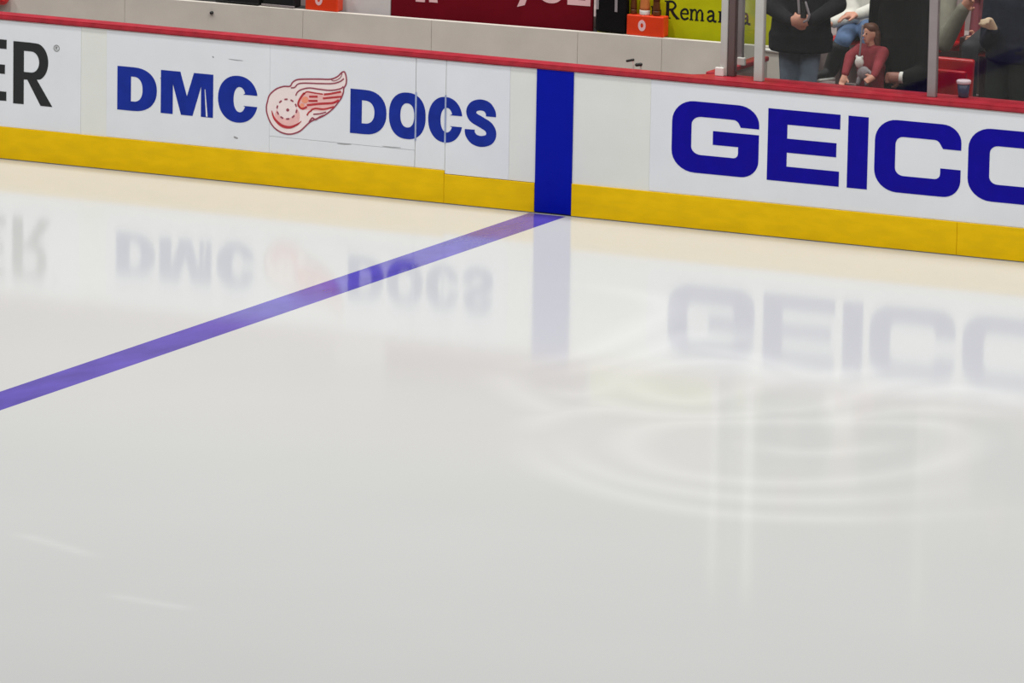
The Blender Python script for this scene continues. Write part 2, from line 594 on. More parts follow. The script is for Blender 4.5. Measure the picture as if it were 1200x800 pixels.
# bench end partition with its red rail
part = empty('bench_partition', (1.13, 1.0, 0.3))
tag(part, 'red topped partition wall running back from the boards at the bench end', 'partition')
box('partition_wall', 1.105, 1.155, 0.31, 1.30, 0.30, 1.10, WALLG, part)
box('partition_rail', 1.09, 1.19, 0.305, 1.26, 1.10, 1.138, RED, part, 0.010)

def glass(x0, x1, y0, y1, label):
    o = box('glass_sheet', x0, x1, y0, y1, CAPZ + 0.004, GT - 0.05, GLASS)
    tag(o, label, 'glass', 'rink glass sheets')
    return o
glass(gx1 + 0.036, gx2 - 0.036, 0.104, 0.116, 'clear glass sheet between white post and grey joint')
glass(gx2 + 0.036, gx2 + 2.4, 0.104, 0.116, 'clear glass sheet right of the grey joint')
glass(1.128, 1.140, 0.83, 1.30, 'clear glass sheet on the bench end partition, behind the thin post')
glass(cx3 + 0.09, gx1 - 0.036, 0.204, 0.216, 'narrow clear glass sheet between the corner post and white post')

# ------------------------------------------------------------------ printed adverts on the boards
YS = -0.0005   # sheets lie on the board face
def sheet(name, parts, label):
    t = empty(name, ((parts[0][0] + parts[-1][1]) / 2, 0, 0.27))
    tag(t, label, 'advertisement', 'adverts on the boards')
    for a, b, z0, z1 in parts:
        box('vinyl_sheet', a, b, -0.0022, -0.0002, z0, z1, SHEET, t)
    return t
ZT = 1.088
def O_loop(x0, x1, z0, z1, ix0, ix1, iz0, iz1, e=2.3):
    def sup(a0, a1, b0, b1):
        r = []
        for i in range(48):
            a = 2 * math.pi * i / 48
            c, s = math.cos(a), math.sin(a)
            r.append(((a0 + a1) / 2 + (a1 - a0) / 2 * math.copysign(abs(c) ** (2 / e), c), (b0 + b1) / 2 + (b1 - b0) / 2 * math.copysign(abs(s) ** (2 / e), s)))
        return r
    W, Hh = x1 - x0, z1 - z0
    return sup(x0, x1, z0, z1), sup(x0 + ix0 * W, x0 + ix1 * W, z0 + iz0 * Hh, z0 + iz1 * Hh)
def D_loops(x0, x1, z0, z1, s=0.345, c1=0.64, tb=0.215):
    def half(a, b, c0, c1_, k):
        r = [(a, c0), (a + (b - a) * k, c0)]
        zc, hz = (c0 + c1_) / 2, (c1_ - c0) / 2
        xs = a + (b - a) * k
        for i in range(1, 20):
            q = -math.pi / 2 + math.pi * i / 20
            r.append((xs + (b - xs) * math.cos(q) ** 0.86, zc + hz * math.copysign(abs(math.sin(q)) ** 0.9, math.sin(q))))
        r += [(xs, c1_), (a, c1_)]
        return r
    W, Hh = x1 - x0, z1 - z0
    return [half(x0, x1, z0, z1, 0.40), half(x0 + s * W, x0 + c1 * W, z0 + tb * Hh, z1 - tb * Hh, 0.25)]
def C_loop(x0, x1, z0, z1, ix0=0.39, ix1=0.70, iz0=0.225, iz1=0.765, lo=0.37, hi=0.61, xt=0.635):
    o, i = O_loop(x0, x1, z0, z1, ix0, ix1, iz0, iz1, 2.15)
    W, Hh = x1 - x0, z1 - z0
    zl, zh, xc = z0 + lo * Hh, z0 + hi * Hh, x0 + 0.5 * W
    oo = [p for p in o if not (p[0] > xc and zl < p[1] < zh)]
    ii = [p for p in i if not (p[0] > xc and zl < p[1] < zh)]
    # order: outer starts just above the gap, ccw round to just below
    def rot(ps):
        up = [k for k, p in enumerate(ps) if p[0] > xc and p[1] >= zh]
        k = min(up, key=lambda q: ps[q][1])
        return ps[k:] + ps[:k]
    oo, ii = rot(oo), rot(ii)
    xo = x0 + 0.985 * W
    return [[(xo, zh)] + oo[0:] + [(xo, zl), (x0 + xt * W, zl)] + ii[::-1] + [(x0 + xt * W, zh)]]
M_pts = [(0, 0), (0, 1), (.37, 1), (.5, .44), (.63, 1), (1, 1), (1, 0), (.77, 0), (.77, .70), (.61, 0), (.39, 0), (.23, .70), (.23, 0)]
S_pts = [(.80, .655), (.79, .74), (.68, .85), (.48, .885), (.28, .84), (.19, .73), (.26, .61), (.50, .52), (.73, .43), (.82, .30), (.75, .17), (.52, .112), (.30, .145), (.17, .25), (.155, .345)]

dmc = sheet('advert_banner', [(-3.834, S1 - 0.0008, 0.258, ZT), (S1 + 0.0008, S2 - g, 0.3873, ZT), (S2 + g, S3 - g, 0.258, ZT), (S3 + g, -0.376, 0.231, ZT)],
            'white advert reading DMC DOCS in navy with a red winged wheel emblem')
box('vinyl_sheet', S1 + 0.0008, S2 - g, -0.0022, -0.0002, 0.260, 0.385, SHEET, dmc)
YL = -0.0024
zb, zt = 0.478, 0.818
flat('letter', D_loops(-3.738, -3.391, zb, zt), DMC_BLUE, dmc, YL)
flat('letter', [place(M_pts, -3.356, -2.900, zb + 0.006, zt), [(-2.975, 0.70), (-2.968, 0.70), (-2.945, 0.488), (-2.962, 0.488)]], DMC_BLUE, dmc, YL)
flat('letter', C_loop(-2.857, -2.513, zb - 0.012, zt + 0.010), DMC_BLUE, dmc, YL)
flat('letter', D_loops(-1.719, -1.411, zb - 0.006, zt - 0.006, 0.32, 0.67, 0.24), DMC_BLUE, dmc, YL)
flat('letter', list(O_loop(-1.389, -1.079, zb - 0.012, zt + 0.004, .31, .69, .25, .77)), DMC_BLUE, dmc, YL)
flat('letter', C_loop(-1.057, -0.768, zb - 0.010, zt - 0.002, .36, .72), DMC_BLUE, dmc, YL)
flat('letter', stroke(place(S_pts, -0.748, -0.476, zb - 0.015, zt + 0.004), 0.083), DMC_BLUE, dmc, YL)
for sx in (S2 + 0.004, S3 + 0.001):
    o = box('seam_strip', sx - 0.008, sx + 0.006, -0.0052, -0.0043, zb - 0.015, zt + 0.012, mat('seam_pale', (150, 162, 196), 0.5, 0.2, 12), dmc)

SCUFF = mat('scuff_grey', (150, 150, 152), 0.6)
for (u0, v0, u1, v1, th) in ((268, 69, 285, 71, .006), (274, 160, 279, 162, .016), (249, 66, 251, 67, .01), (395, 168, 412, 169, .008), (448, 171, 470, 173, .006), (188, 91, 191, 92, .012)):
    p, q = at(u0, v0, Y=0), at(u1, v1, Y=0)
    flat('scuff', stroke([(p.x, p.z), ((p.x + q.x) / 2, (p.z + q.z) / 2 - .002), (q.x, q.z)], th, False, 4, True), SCUFF, dmc, -0.0026, 0.0006)
# winged wheel emblem, outlines measured on the board face
def ep(pts):
    return [tuple(at(300 + x / 8, 70 + y / 8, Y=0.0)[k] for k in (0, 2)) for x, y in pts]
emb = empty('winged_emblem', (0, 0, 0))
emb.parent = dmc
tag(emb, 'red and white winged wheel emblem')
emb.location = Vector((-2.1, 0, 0.65)) - Vector(dmc.location)
out = [(110, 390), (130, 330), (190, 275), (260, 250), (320, 248), (345, 212), (390, 186), (480, 181), (600, 181), (700, 182), (765, 158), (808, 118), (835, 118), (850, 180), (845, 230), (825, 268), (820, 310), (800, 360), (772, 400), (740, 440), (715, 465), (680, 495), (640, 522), (590, 545), (540, 565), (500, 590), (455, 632), (415, 667), (360, 690), (300, 696), (230, 676), (170, 632), (130, 572), (105, 500), (100, 440)]
flat('emblem_ground', [smooth_path(ep(out), 4, True)], PINK, emb, YL, 0.001)
Y2, Y3 = YL - 0.0011, YL - 0.0023
flat('outline', stroke(ep(out), 0.0115, True, 4), EMB_DK, emb, Y2, 0.001)
def circ(cx, cy, r, n=28, a0=0, a1=360):
    return [(cx + r * math.cos(math.radians(a0 + (a1 - a0) * i / n)), cy + r * math.sin(math.radians(a0 + (a1 - a0) * i / n))) for i in range(n + (0 if a1 - a0 == 360 else 1))]
flat('wheel_fill', [ep([(150, 480)] + circ(290, 470, 160, 20, 175, 10)[::1] + [(440, 560), (400, 610), (320, 640), (230, 620), (180, 560)])] if False else [ep(circ(295, 530, 118))], ROSE, emb, Y2, 0.0006)  # rose print filling the lower wheel
flat('wheel_hub', [ep(circ(292, 462, 88))], PINK, emb, YL - 0.0018, 0.0006)
flat('tyre_arc', stroke(ep([(150, 475), (165, 530), (195, 575), (250, 618), (320, 632), (385, 608), (428, 575)]), 0.021, False, 6, True), EMB_RED, emb, Y3, 0.0008)
for a in range(0, 360, 36):
    flat('spoke_mark', stroke(ep(circ(292, 462, 92, 4, a + 4, a + 22)), 0.013, False, 3), EMB_DK, emb, Y3, 0.0008)
flat('hub_dot', [ep(circ(300, 470, 15, 12))], EMB_DK, emb, Y3, 0.0008)
feathers = [([(330, 262), (365, 258), (395, 228), (450, 218), (600, 222), (720, 222), (790, 203), (826, 176)], EMB_DK, 0.010),
            ([(375, 335), (390, 305), (425, 280), (500, 264), (600, 276), (700, 286), (790, 272), (822, 250)], EMB_DK, 0.010),
            ([(455, 322), (480, 300), (560, 312), (630, 322)], EMB_RED, 0.010), ([(640, 324), (700, 318), (800, 298)], EMB_RED, 0.015),
            ([(500, 345), (580, 345)], EMB_RED, 0.016), ([(630, 362), (700, 355), (805, 345)], EMB_RED, 0.015),
            ([(495, 385), (580, 385)], EMB_RED, 0.016), ([(480, 425), (600, 412), (720, 404), (780, 378)], EMB_RED, 0.017),
            ([(520, 470), (560, 456), (640, 462), (735, 440)], EMB_RED, 0.013), ([(540, 510), (600, 505), (660, 490)], EMB_DK, 0.010),
            ([(455, 310), (425, 350), (400, 400), (405, 435), (440, 458), (480, 440)], EMB_RED, 0.016), ([(480, 520), (500, 490), (525, 475)], EMB_RED, 0.012),
            ([(710, 190), (740, 196), (790, 170), (810, 130)], EMB_DK, 0.006), ([(500, 585), (530, 545), (560, 560), (600, 535), (640, 520)], EMB_DK, 0.012)]
for pts, mt_, wd in feathers:
    flat('feather_line', stroke(ep(pts), wd), mt_, emb, Y3, 0.0008)
flat('wing_ground', [smooth_path(ep([(410, 400), (430, 330), (480, 300), (620, 320), (800, 300), (790, 350), (730, 430), (640, 480), (520, 470), (440, 460)]), 4, True)], ROSE, emb, Y2 - 0.0002, 0.0006)
flat('wing_root', [ep(circ(462, 375, 32, 16))], EMB_OR, emb, Y3 - 0.0004, 0.0006)
flat('wing_root', [ep(circ(435, 428, 20, 16))], EMB_OR, emb, Y3 - 0.0004, 0.0006)

gei = sheet('advert_banner', [(0.7895, 4.55, 0.256, ZT)], 'white advert reading GEICO in big royal blue letters')
GB, GTP = 0.424, 0.960
def gl(pts, x0, x1):
    return place(pts, x0, x1, GB, GTP, True)
rc = arc_corner
G_pts = [(1, .30)] + rc(.74, .27, .26, .27, 0, 90, 8)[1:] if False else None
def cor(cx, cy, rx, ry, a0, a1, n=8):      # y down
    return [(cx + rx * math.cos(math.radians(a)), cy - ry * math.sin(math.radians(a))) for a in [a0 + (a1 - a0) * i / n for i in range(n + 1)]]
G_out = [(1, .31)] + cor(.76, .26, .24, .26, 0, 90) + cor(.25, .30, .25, .30, 90, 180) + cor(.27, .70, .27, .30, 180, 270) + cor(.80, .76, .20, .24, 270, 360) + \
    [(1, .392), (.473, .392), (.473, .585), (.765, .585)] + cor(.71, .68, .055, .065, 0, -90, 4) + cor(.34, .635, .115, .11, 270, 180, 6) + cor(.335, .325, .11, .115, 180, 90, 6) + cor(.70, .31, .08, .10, 90, 20, 5) + [(.79, .31)]
C_out = [(1, .34)] + cor(.78, .24, .22, .24, 0, 90) + cor(.25, .30, .25, .30, 90, 180) + cor(.27, .70, .27, .30, 180, 270) + cor(.80, .76, .20, .24, 270, 360) + \
    [(1, .61), (.765, .61)] + cor(.70, .69, .065, .075, 0, -90, 4) + cor(.34, .655, .10, .11, 270, 180, 6) + cor(.33, .335, .09, .11, 180, 90, 6) + cor(.69, .30, .07, .075, 90, 20, 4) + [(.79, .34)]
E_pts = [(0, 0), (1, 0), (1, .205), (.27, .205), (.27, .40), (.955, .40), (.955, .595), (.27, .595), (.27, .79), (1, .79), (1, 1), (0, 1)]
flat('letter', [gl(G_out, .967, 1.674)], GEICO_BLUE, gei, YL)
flat('letter', [gl(E_pts, 1.745, 2.324)], GEICO_BLUE, gei, YL)
flat('letter', [gl([(0, 0), (1, 0), (1, 1), (0, 1)], 2.388, 2.549)], GEICO_BLUE, gei, YL)
flat('letter', [gl(C_out, 2.603, 3.287)], GEICO_BLUE, gei, YL)
oo = cor(.75, .29, .25, .29, 0, 90) + cor(.25, .29, .25, .29, 90, 180) + cor(.27, .70, .27, .30, 180, 270) + cor(.74, .70, .26, .30, 270, 360)
oi = cor(.67, .335, .095, .105, 0, 90, 6) + cor(.335, .335, .095, .105, 90, 180, 6) + cor(.335, .655, .095, .105, 180, 270, 6) + cor(.67, .655, .095, .105, 270, 360, 6)
flat('letter', [gl(oo, 3.343, 4.045), gl(oi, 3.343, 4.045)], GEICO_BLUE, gei, YL)

era = sheet('advert_banner', [(-6.58, -4.062, 0.256, ZT)], 'white advert ending in black letters ER at the left edge')
rz0, rz1 = 0.447, 0.935
R_out = [(0, 0), (.27, 0), (.27, .40), (.36, .40), (.70, 0), (1.0, 0), (.60, .415)] + [(.58 + .31 * math.cos(math.radians(a)), .70 + .295 * math.sin(math.radians(a))) for a in range(-70, 91, 10)] + [(.40, 1), (0, 1)]
R_in = [(.27, .52), (.45, .52)] + [(.46 + .20 * math.cos(math.radians(a)), .69 + .17 * math.sin(math.radians(a))) for a in range(-90, 91, 15)] + [(.27, .86)]
flat('letter', [place(R_out, -4.661, -4.312, rz0, rz1), place(R_in, -4.661, -4.312, rz0, rz1)], BLACK, era, YL)
E2 = [(0, 0), (1, 0), (1, .15), (.28, .15), (.28, .44), (.95, .44), (.95, .59), (.28, .59), (.28, .85), (1, .85), (1, 1), (0, 1)]
flat('letter', [place(E2, -5.00, -4.722, rz0 + 0.012, rz1 + 0.004)], BLACK, era, YL)
cx, cz = at(66.5, 56.5, Y=0)[0], at(66.5, 56.5, Y=0)[2]
ring = [[(cx + r * math.cos(i * math.pi / 10), cz + r * math.sin(i * math.pi / 10)) for i in range(20)] for r in (0.027, 0.020)]
rr = place([(0, 0), (0, 1), (.8, 1), (1, .75), (.7, .5), (1, 0), (.7, 0), (.4, .45), (.25, .45), (.25, 0)], cx - 0.010, cx + 0.010, cz - 0.013, cz + 0.013)
flat('registered_mark', ring + [rr], GREYP, era, YL)


# ------------------------------------------------------------------ banners and gear on the bench wall
def at_w(px, py, off=0.0):
    """point on the bench wall line (plus a depth offset)"""
    p = at(px, py, Y=1.8)
    for _ in range(6):
        p = at(px, py, Y=yw(p.x) + off)
    return p

LEDGE = 1.061
BO = 0.15
def banner(name, px0, px1, material, label, top=1.80):
    a, b = at_w(px0, 30, BO).x, at_w(px1, 40, BO).x
    t = empty(name, ((a + b) / 2, yw((a + b) / 2) + BO, LEDGE))
    tag(t, label, 'banner', 'banners behind the bench')
    slab('banner_board', a, b, BO, BO + 0.025, LEDGE, top, material, t, 0.003)
    return t, a, b

def flat_multi(name, pieces, material, parent, y, slope, x0, th=0.002):
    """one letter cut from several overlapping strokes"""
    objs = [flat('t', p, material, parent, y - 0.00015 * i, th, slope, x0) for i, p in enumerate(pieces)]
    bm = bmesh.new()
    for o in objs:
        bm.from_mesh(o.data)
        me = o.data
        bpy.data.objects.remove(o)
        bpy.data.meshes.remove(me)
    me = bpy.data.meshes.new(name)
    bm.to_mesh(me)
    bm.free()
    return link(name, me, material, parent)

mb, ma, mz = banner('banner_sign', 458, 694, MAROON, 'dark maroon banner with pale pink letters on the bench wall')
def mw(px, py):
    p = at_w(px, py, BO)
    return (p.x, p.z)
def mletter(pieces):
    return flat_multi('letter', pieces, BPINK, mb, yw(0) + BO, SL, 0)
b0 = mw(645, 3.8)[1]
def X(px):
    return mw(px, 4)[0]
sl0, sl1 = mw(606, 8), mw(615, 6)
mletter([[[sl0, sl1, (sl1[0] + 0.10, b0 + 0.26), (sl0[0] + 0.13, b0 + 0.26)]]])
o1, o2 = O_loop(X(629), X(662), b0, b0 + 0.27, .22, .78, .17, .83, 2.2)
mletter([[o1, o2]])
Lx0, Lx1, Lz = X(665), X(692), mw(680, 6.5)[1]
mletter([[[(Lx0, Lz), (Lx1, Lz), (Lx1, Lz + 0.075), (Lx1 - 0.03, Lz + 0.075), (Lx1 - 0.045, Lz + 0.042), (Lx0 + 0.085, Lz + 0.042), (Lx0 + 0.085, Lz + 0.27), (Lx0 + 0.03, Lz + 0.27), (Lx0 + 0.03, Lz + 0.042), (Lx0, Lz + 0.042)]]])
f0 = mw(490, 2)
mletter([[[(X(487), f0[1]), (X(498), f0[1]), (X(500), f0[1] + .3), (X(494), f0[1] + .3)]]])
mletter([[[(X(503), f0[1] + .004), (X(513), f0[1] + .004), (X(507), f0[1] + .3), (X(501), f0[1] + .3)]]])

yb_, ya, yz = banner('banner_sign', 700, 930, LIME, 'yellow-green banner with black serif lettering on the bench wall')
BZ = mw(820, 24.5)[1]
XH = 0.088
def serif(ch):
    t, n = 0.24, 0.10
    bar = lambda x0, x1, z0, z1: [[(x0, z0), (x1, z0), (x1, z1), (x0, z1)]]
    st = lambda pts, wd, tp=False: stroke(pts, wd, False, 6, tp)
    if ch == 'n':
        return 1.15, [bar(.10, .34, 0, 1.0), bar(.76, 1.0, 0, .72), st([(.28, .70), (.45, .92), (.70, .95), (.88, .70)], .16), bar(0, .44, 0, n), bar(.66, 1.1, 0, n), bar(0, .2, .9, 1.0)]
    if ch == 'm':
        return 1.65, [bar(.08, .30, 0, 1.0), bar(.66, .88, 0, .75), bar(1.26, 1.48, 0, .75), st([(.25, .70), (.40, .92), (.62, .94), (.77, .70)], .15), st([(.85, .70), (1.0, .92), (1.22, .94), (1.37, .70)], .15), bar(0, .4, 0, n), bar(.58, .96, 0, n), bar(1.18, 1.58, 0, n), bar(0, .2, .9, 1.0)]
    if ch == 'R':
        return 1.3, [bar(.14, .42, 0, 1.58), st([(.35, 1.52), (.75, 1.50), (.98, 1.18), (.75, .86), (.40, .80)], .18), st([(.60, .85), (.85, .40), (1.20, .04)], .24), bar(0, .56, 0, n), bar(0, .5, 1.48, 1.58), bar(1.02, 1.36, 0, n)]
    if ch == 'e':
        return .95, [bar(.16, .84, .48, .60), st([(.80, .54), (.72, .84), (.48, .95), (.20, .78), (.12, .48), (.26, .14), (.52, .05), (.84, .20)], .18)]
    if ch == 'a':
        return 1.05, [st([(.16, .76), (.30, .93), (.56, .92), (.68, .72), (.68, .30), (.74, .08), (.98, .06)], .19), st([(.66, .58), (.34, .48), (.14, .28), (.26, .07), (.50, .08), (.68, .28)], .17)]
    if ch == 'r':
        return .78, [bar(.10, .34, 0, 1.0), st([(.28, .68), (.44, .92), (.70, .90)], .18), bar(0, .46, 0, n), bar(0, .2, .9, 1.0)]
    if ch == 'k':
        return 1.12, [bar(.10, .34, 0, 1.6), st([(.30, .45), (.60, .72), (.90, .96)], .13), st([(.48, .58), (.70, .30), (1.0, .03)], .22), bar(0, .46, 0, n), bar(.78, 1.14, 0, n)]
for ch, xs, xe in [('n', 763, 777), ('R', 779, 796), ('e', 797, 808.5), ('m', 808.5, 826.5), ('a', 828, 841), ('r', 842, 852), ('k', 853, 867), ('a', 868, 881)]:
    wch, pcs = serif(ch)
    x0, x1 = X(xs), X(xe)
    k = (x1 - x0) / wch
    flat_multi('letter', [[[(x0 + u * k, BZ + v * XH) for u, v in lp] for lp in pc] for pc in pcs], BLACK, yb_, yw(0) + BO, SL, 0)

pb, _, _ = banner('banner_sign', 397, 457, PALE, 'plain pale panel on the bench wall left of the maroon banner', 1.7)

def carrier(px0, px1, pyt, pym, label, off=0.02):
    a, b = at_w(px0, pym, off).x, at_w(px1, pym, off).x
    top = at_w((px0 + px1) / 2, pyt, off).z
    y = yw((a + b) / 2) + 0.02
    LZ = 1.092
    t = empty('bottle_carrier', ((a + b) / 2, y, LZ))
    tag(t, label, 'bottle carrier', 'orange carriers on the bench wall')
    bm = box_bm(a, b, y - 0.0, y + 0.10, LZ, top, 0.008)
    finish(bm, 'carrier_box', ORANGE, t)
    mx = a + (b - a) * 0.42
    mz_ = (LZ + top) / 2
    loops = [place(rc(.5, .5, .5, .5, 0, 345, 22), mx - .032, mx + .032, mz_ - .042, mz_ + .045), place(rc(.5, .5, .5, .5, 0, 345, 16), mx - .012, mx + .012, mz_ - .016, mz_ + .020)]
    flat('carrier_mark', loops, BPINK, t, y - 0.0005)
    bm = bmesh.new()
    capsule(bm, (a + .02, y + .05, top - .01), (a + .02, y + .05, top + .015), .006, .006, n=8)
    finish(bm, 'lug', ORANGE, t, True)
    return t, a, b, y, top
cr, ca, cb, cy_, ctop = carrier(733.5, 778, 18.5, 30, 'orange bottle carrier with pale round mark between black bag and yellow banner')
cr2, _, _, _, _ = carrier(357, 396, -12, 6, 'orange bottle carrier left of the plain pale panel')
def bottle(px, label, m1, m2, r=0.035, h=0.24):
    x = at_w(px, 15, 0.06).x
    z = ctop + 0.001
    y = cy_ + 0.05
    t = empty('squeeze_bottle', (x, y, z))
    tag(t, label, 'bottle', 'bottles on the orange carrier')
    finish(lathe_bm([(r * .96, 0), (r, .006), (r, .03), (r * .98, .036)], (x, y, z), 18), 'bottle_base', m2, t, True)
    finish(lathe_bm([(r * .92, .036), (r * .95, .06), (r * .85, .11), (r * .95, .15), (r * .9, h * .8), (r * .4, h * .9)], (x, y, z), 18), 'bottle_body', m1, t, True)
    finish(lathe_bm([(r * .42, h * .9), (r * .42, h), (r * .2, h * 1.02), (r * .2, h * 1.1)], (x, y, z), 14), 'bottle_nozzle', m2, t, True)
bottle(755, 'amber squeeze bottle with white base on the orange carrier', AMBER, CLOTHW, 0.042)
bottle(741.5, 'brown squeeze bottle on the orange carrier beside the black bag', BROWN, BROWN, 0.026)
bottle(769, 'small brown squeeze bottle on the right end of the orange carrier', BROWN, BROWN, 0.030, 0.14)

# black bag with pale straps
a, b = at_w(696, 30, 0.03).x, at_w(733, 30, 0.03).x
y = yw((a + b) / 2) + 0.03
bag = empty('equipment_bag', ((a + b) / 2, y, 1.092))
tag(bag, 'black equipment bag with two pale straps right of the maroon banner', 'bag')
bm = bmesh.new()
box_bm(a, b, y, y + .09, 1.093, 1.52, 0.03, 3, bm)
capsule(bm, (a + .05, y + .05, 1.14), (b - .04, y + .05, 1.14), .045, .045)
capsule(bm, (a + .06, y + .045, 1.50), (b - .06, y + .045, 1.53), .045, .045)
finish(bm, 'bag_body', BKBAG, bag, False)
for px, z0 in ((700, at_w(700, 11, .03).z), (722.5, at_w(722, 14, .03).z)):
    x = at_w(px, 8, .03).x
    box('strap', x - .012, x + .010, y - .006, y + .001, z0, 1.50, STRAP, bag, 0.002)

# dark cases at the far left of the bench wall
def case(px0, px1, pyb, h, label, rim):
    a, b = at_w(px0, 5, 0.02).x, at_w(px1, 5, 0.02).x
    y = yw((a + b) / 2) + 0.02
    t = empty('equipment_case', ((a + b) / 2, y, 1.092))
    tag(t, label, 'case', 'dark cases on the bench wall')
    box('case_body', a, b, y + .006, y + .13, 1.0925, 1.092 + h, BLACK, t, 0.015, 3)
    box('case_rim', a - .004, b + .004, y, y + .008, 1.096, 1.112, rim, t, 0.003)
    box('case_lid', a - .004, b + .004, y + .002, y + .134, 1.092 + h, 1.092 + h + .02, BLACK, t, 0.008)
case(306, 345, 8, .20, 'dark case with grey rim on the bench wall beside the left orange carrier', METAL_G)
case(252, 303, 3, .16, 'black case at the left end of the things on the bench wall', BLACK)
# red glove in the top left corner, hung on the bench wall
rb = at_w(-4, -2, -0.05)
t = empty('glove', (rb.x, rb.y, rb.z))
tag(t, 'red padded glove against the grey bench wall at the top left corner', 'glove')
bm = bmesh.new()
q = at_w(2.5, -3, -0.058)
ball(bm, q, .06, .06, .062)
capsule(bm, q, q + Vector((-.12, -.015, .12)), .055, .070)
for i in range(4):
    capsule(bm, q + Vector((-.03 + .022 * i, -.03, .0)), q + Vector((-.03 + .022 * i, -.045, -.03 + .004 * i)), .013, .012)
capsule(bm, q + Vector((-.06, -.02, .03)), q + Vector((-.10, -.04, -.02)), .016, .013)
t.location = q
fuse(bm, 'glove_shell', SEAT, t, 0.008, 3)
bm = bmesh.new()
capsule(bm, q + Vector((-.13, -.03, .13)), q + Vector((-.17, -.035, .17)), .078, .082)
finish(bm, 'glove_cuff', CLOTHW, t, True)

# two small black fittings behind the rail, right of the blue stripe
p1, p2 = at(735, 72, Y=.18), at(742, 70, Y=.18)
fit = empty('rail_latch', (p1.x + .05, .18, 1.10))
tag(fit, 'small black latch showing just above the rail right of the blue stripe', 'latch')
bm = bmesh.new()
capsule(bm, (p1.x, .18, p1.z + .004), (p2.x, .18, p2.z), .010, .010)
finish(bm, 'latch_lever', BLACK, fit, True)
p3, p4 = at(746, 76, Y=.18), at(751, 75.5, Y=.18)
bm = bmesh.new()
capsule(bm, p3, p4, .013, .013)
finish(bm, 'latch_knob', BLACK, fit, True)
for q in (p2, p4):
    box('latch_stem', q.x - .006, q.x + .006, .176, .19, 1.0, q.z, WALLG, fit, .002)
box('latch_plate', p1.x - .01, p4.x + .02, .136, .20, 1.0, 1.03, METAL_G, fit, .003)

# ------------------------------------------------------------------ seats
def seat(x, y, z, label, wd=0.44, back=0.80, fold=True):
    """tip-up stand seat facing the ice; x,y at its middle"""
    t = empty('stand_seat', (x, y, z))
    tag(t, label, 'seat', 'red stand seats')
    bm = box_bm(x - wd / 2, x + wd / 2, y - .02, y + .03, z + .34, z + back, 0.022, 3)
    for v in bm.verts:
        v.co.y += 0.10 * (v.co.z - z - .34) - 0.05 * math.cos((v.co.x - x) / wd * math.pi) * -1
    finish(bm, 'backrest', SEAT, t)
    if fold:
        finish(box_bm(x - wd / 2 + .02, x + wd / 2 - .02, y - .07, y - .03, z + .36, z + .72, .018, 3), 'seat_pan', SEAT, t)
    else:
        finish(box_bm(x - wd / 2 + .02, x + wd / 2 - .02, y - .40, y + .02, z + .38, z + .42, .018, 3), 'seat_pan', SEAT, t)
    for s in (-1, 1):
        finish(box_bm(x + s * wd / 2 - .02 + s * .012, x + s * wd / 2 + .02 + s * .012, y - .05, y + .08, z, z + .46, .006), 'bracket', METAL_B, t)
    return t
sp = at(1143, 70, Y=0.98)
seat(sp.x - .235, 0.93, .50, 'bright red tip-up seat behind the glass beside the cup', .46, sp.z - .50)

# cup on the rail behind the glass
c = at(1129, 112, Y=.22)
cup = empty('drink_cup', (c.x, .22, CAPZ))
tag(cup, 'dark drink cup with pale rim standing on the rail before the red seat', 'cup')
finish(lathe_bm([(.036, 0), (.038, .004), (.048, .105)], (c.x, .22, CAPZ + .001), 24), 'cup_body', CUPN, cup, True)
finish(lathe_bm([(.050, .100), (.054, .104), (.054, .122), (.050, .126), (.046, .128)], (c.x, .22, CAPZ + .001), 24), 'cup_rim', CUPW, cup, True)

# ------------------------------------------------------------------ people
def hand(bm, wr, d, n, s=1.0, curl=0.5, thumb=1):
    """palm, four unequal bent fingers and a thumb; d = pointing direction, n = palm side normal"""
    d = Vector(d).normalized()
    n = Vector(n)
    n = (n - n.dot(d) * d).normalized()
    e = d.cross(n) * thumb
    wr = Vector(wr)
    capsule(bm, wr, wr + d * .075 * s, .026 * s, .030 * s, e, 1.35)
    for i, L in enumerate((.070, .080, .075, .058)):
        base = wr + d * .085 * s + e * (.030 - .020 * i) * s
        q = base + (d * math.cos(curl * .7) + n * math.sin(curl * .7)) * L * .5 * s
        tip = q + (d * math.cos(curl * 1.8) + n * math.sin(curl * 1.8)) * L * .5 * s
        capsule(bm, base, q, .0105 * s, .0098 * s, n=10, caps=3)
        capsule(bm, q, tip, .0098 * s, .0085 * s, n=10, caps=3)
    tb = wr + d * .030 * s + e * .030 * s
    tq = tb + (e * .7 + d * .6 + n * .3).normalized() * .040 * s
    capsule(bm, tb, tq, .014 * s, .012 * s, n=10, caps=3)
    capsule(bm, tq, tq + (d * .9 + n * .4 + e * .1).normalized() * .032 * s, .012 * s, .010 * s, n=10, caps=3)

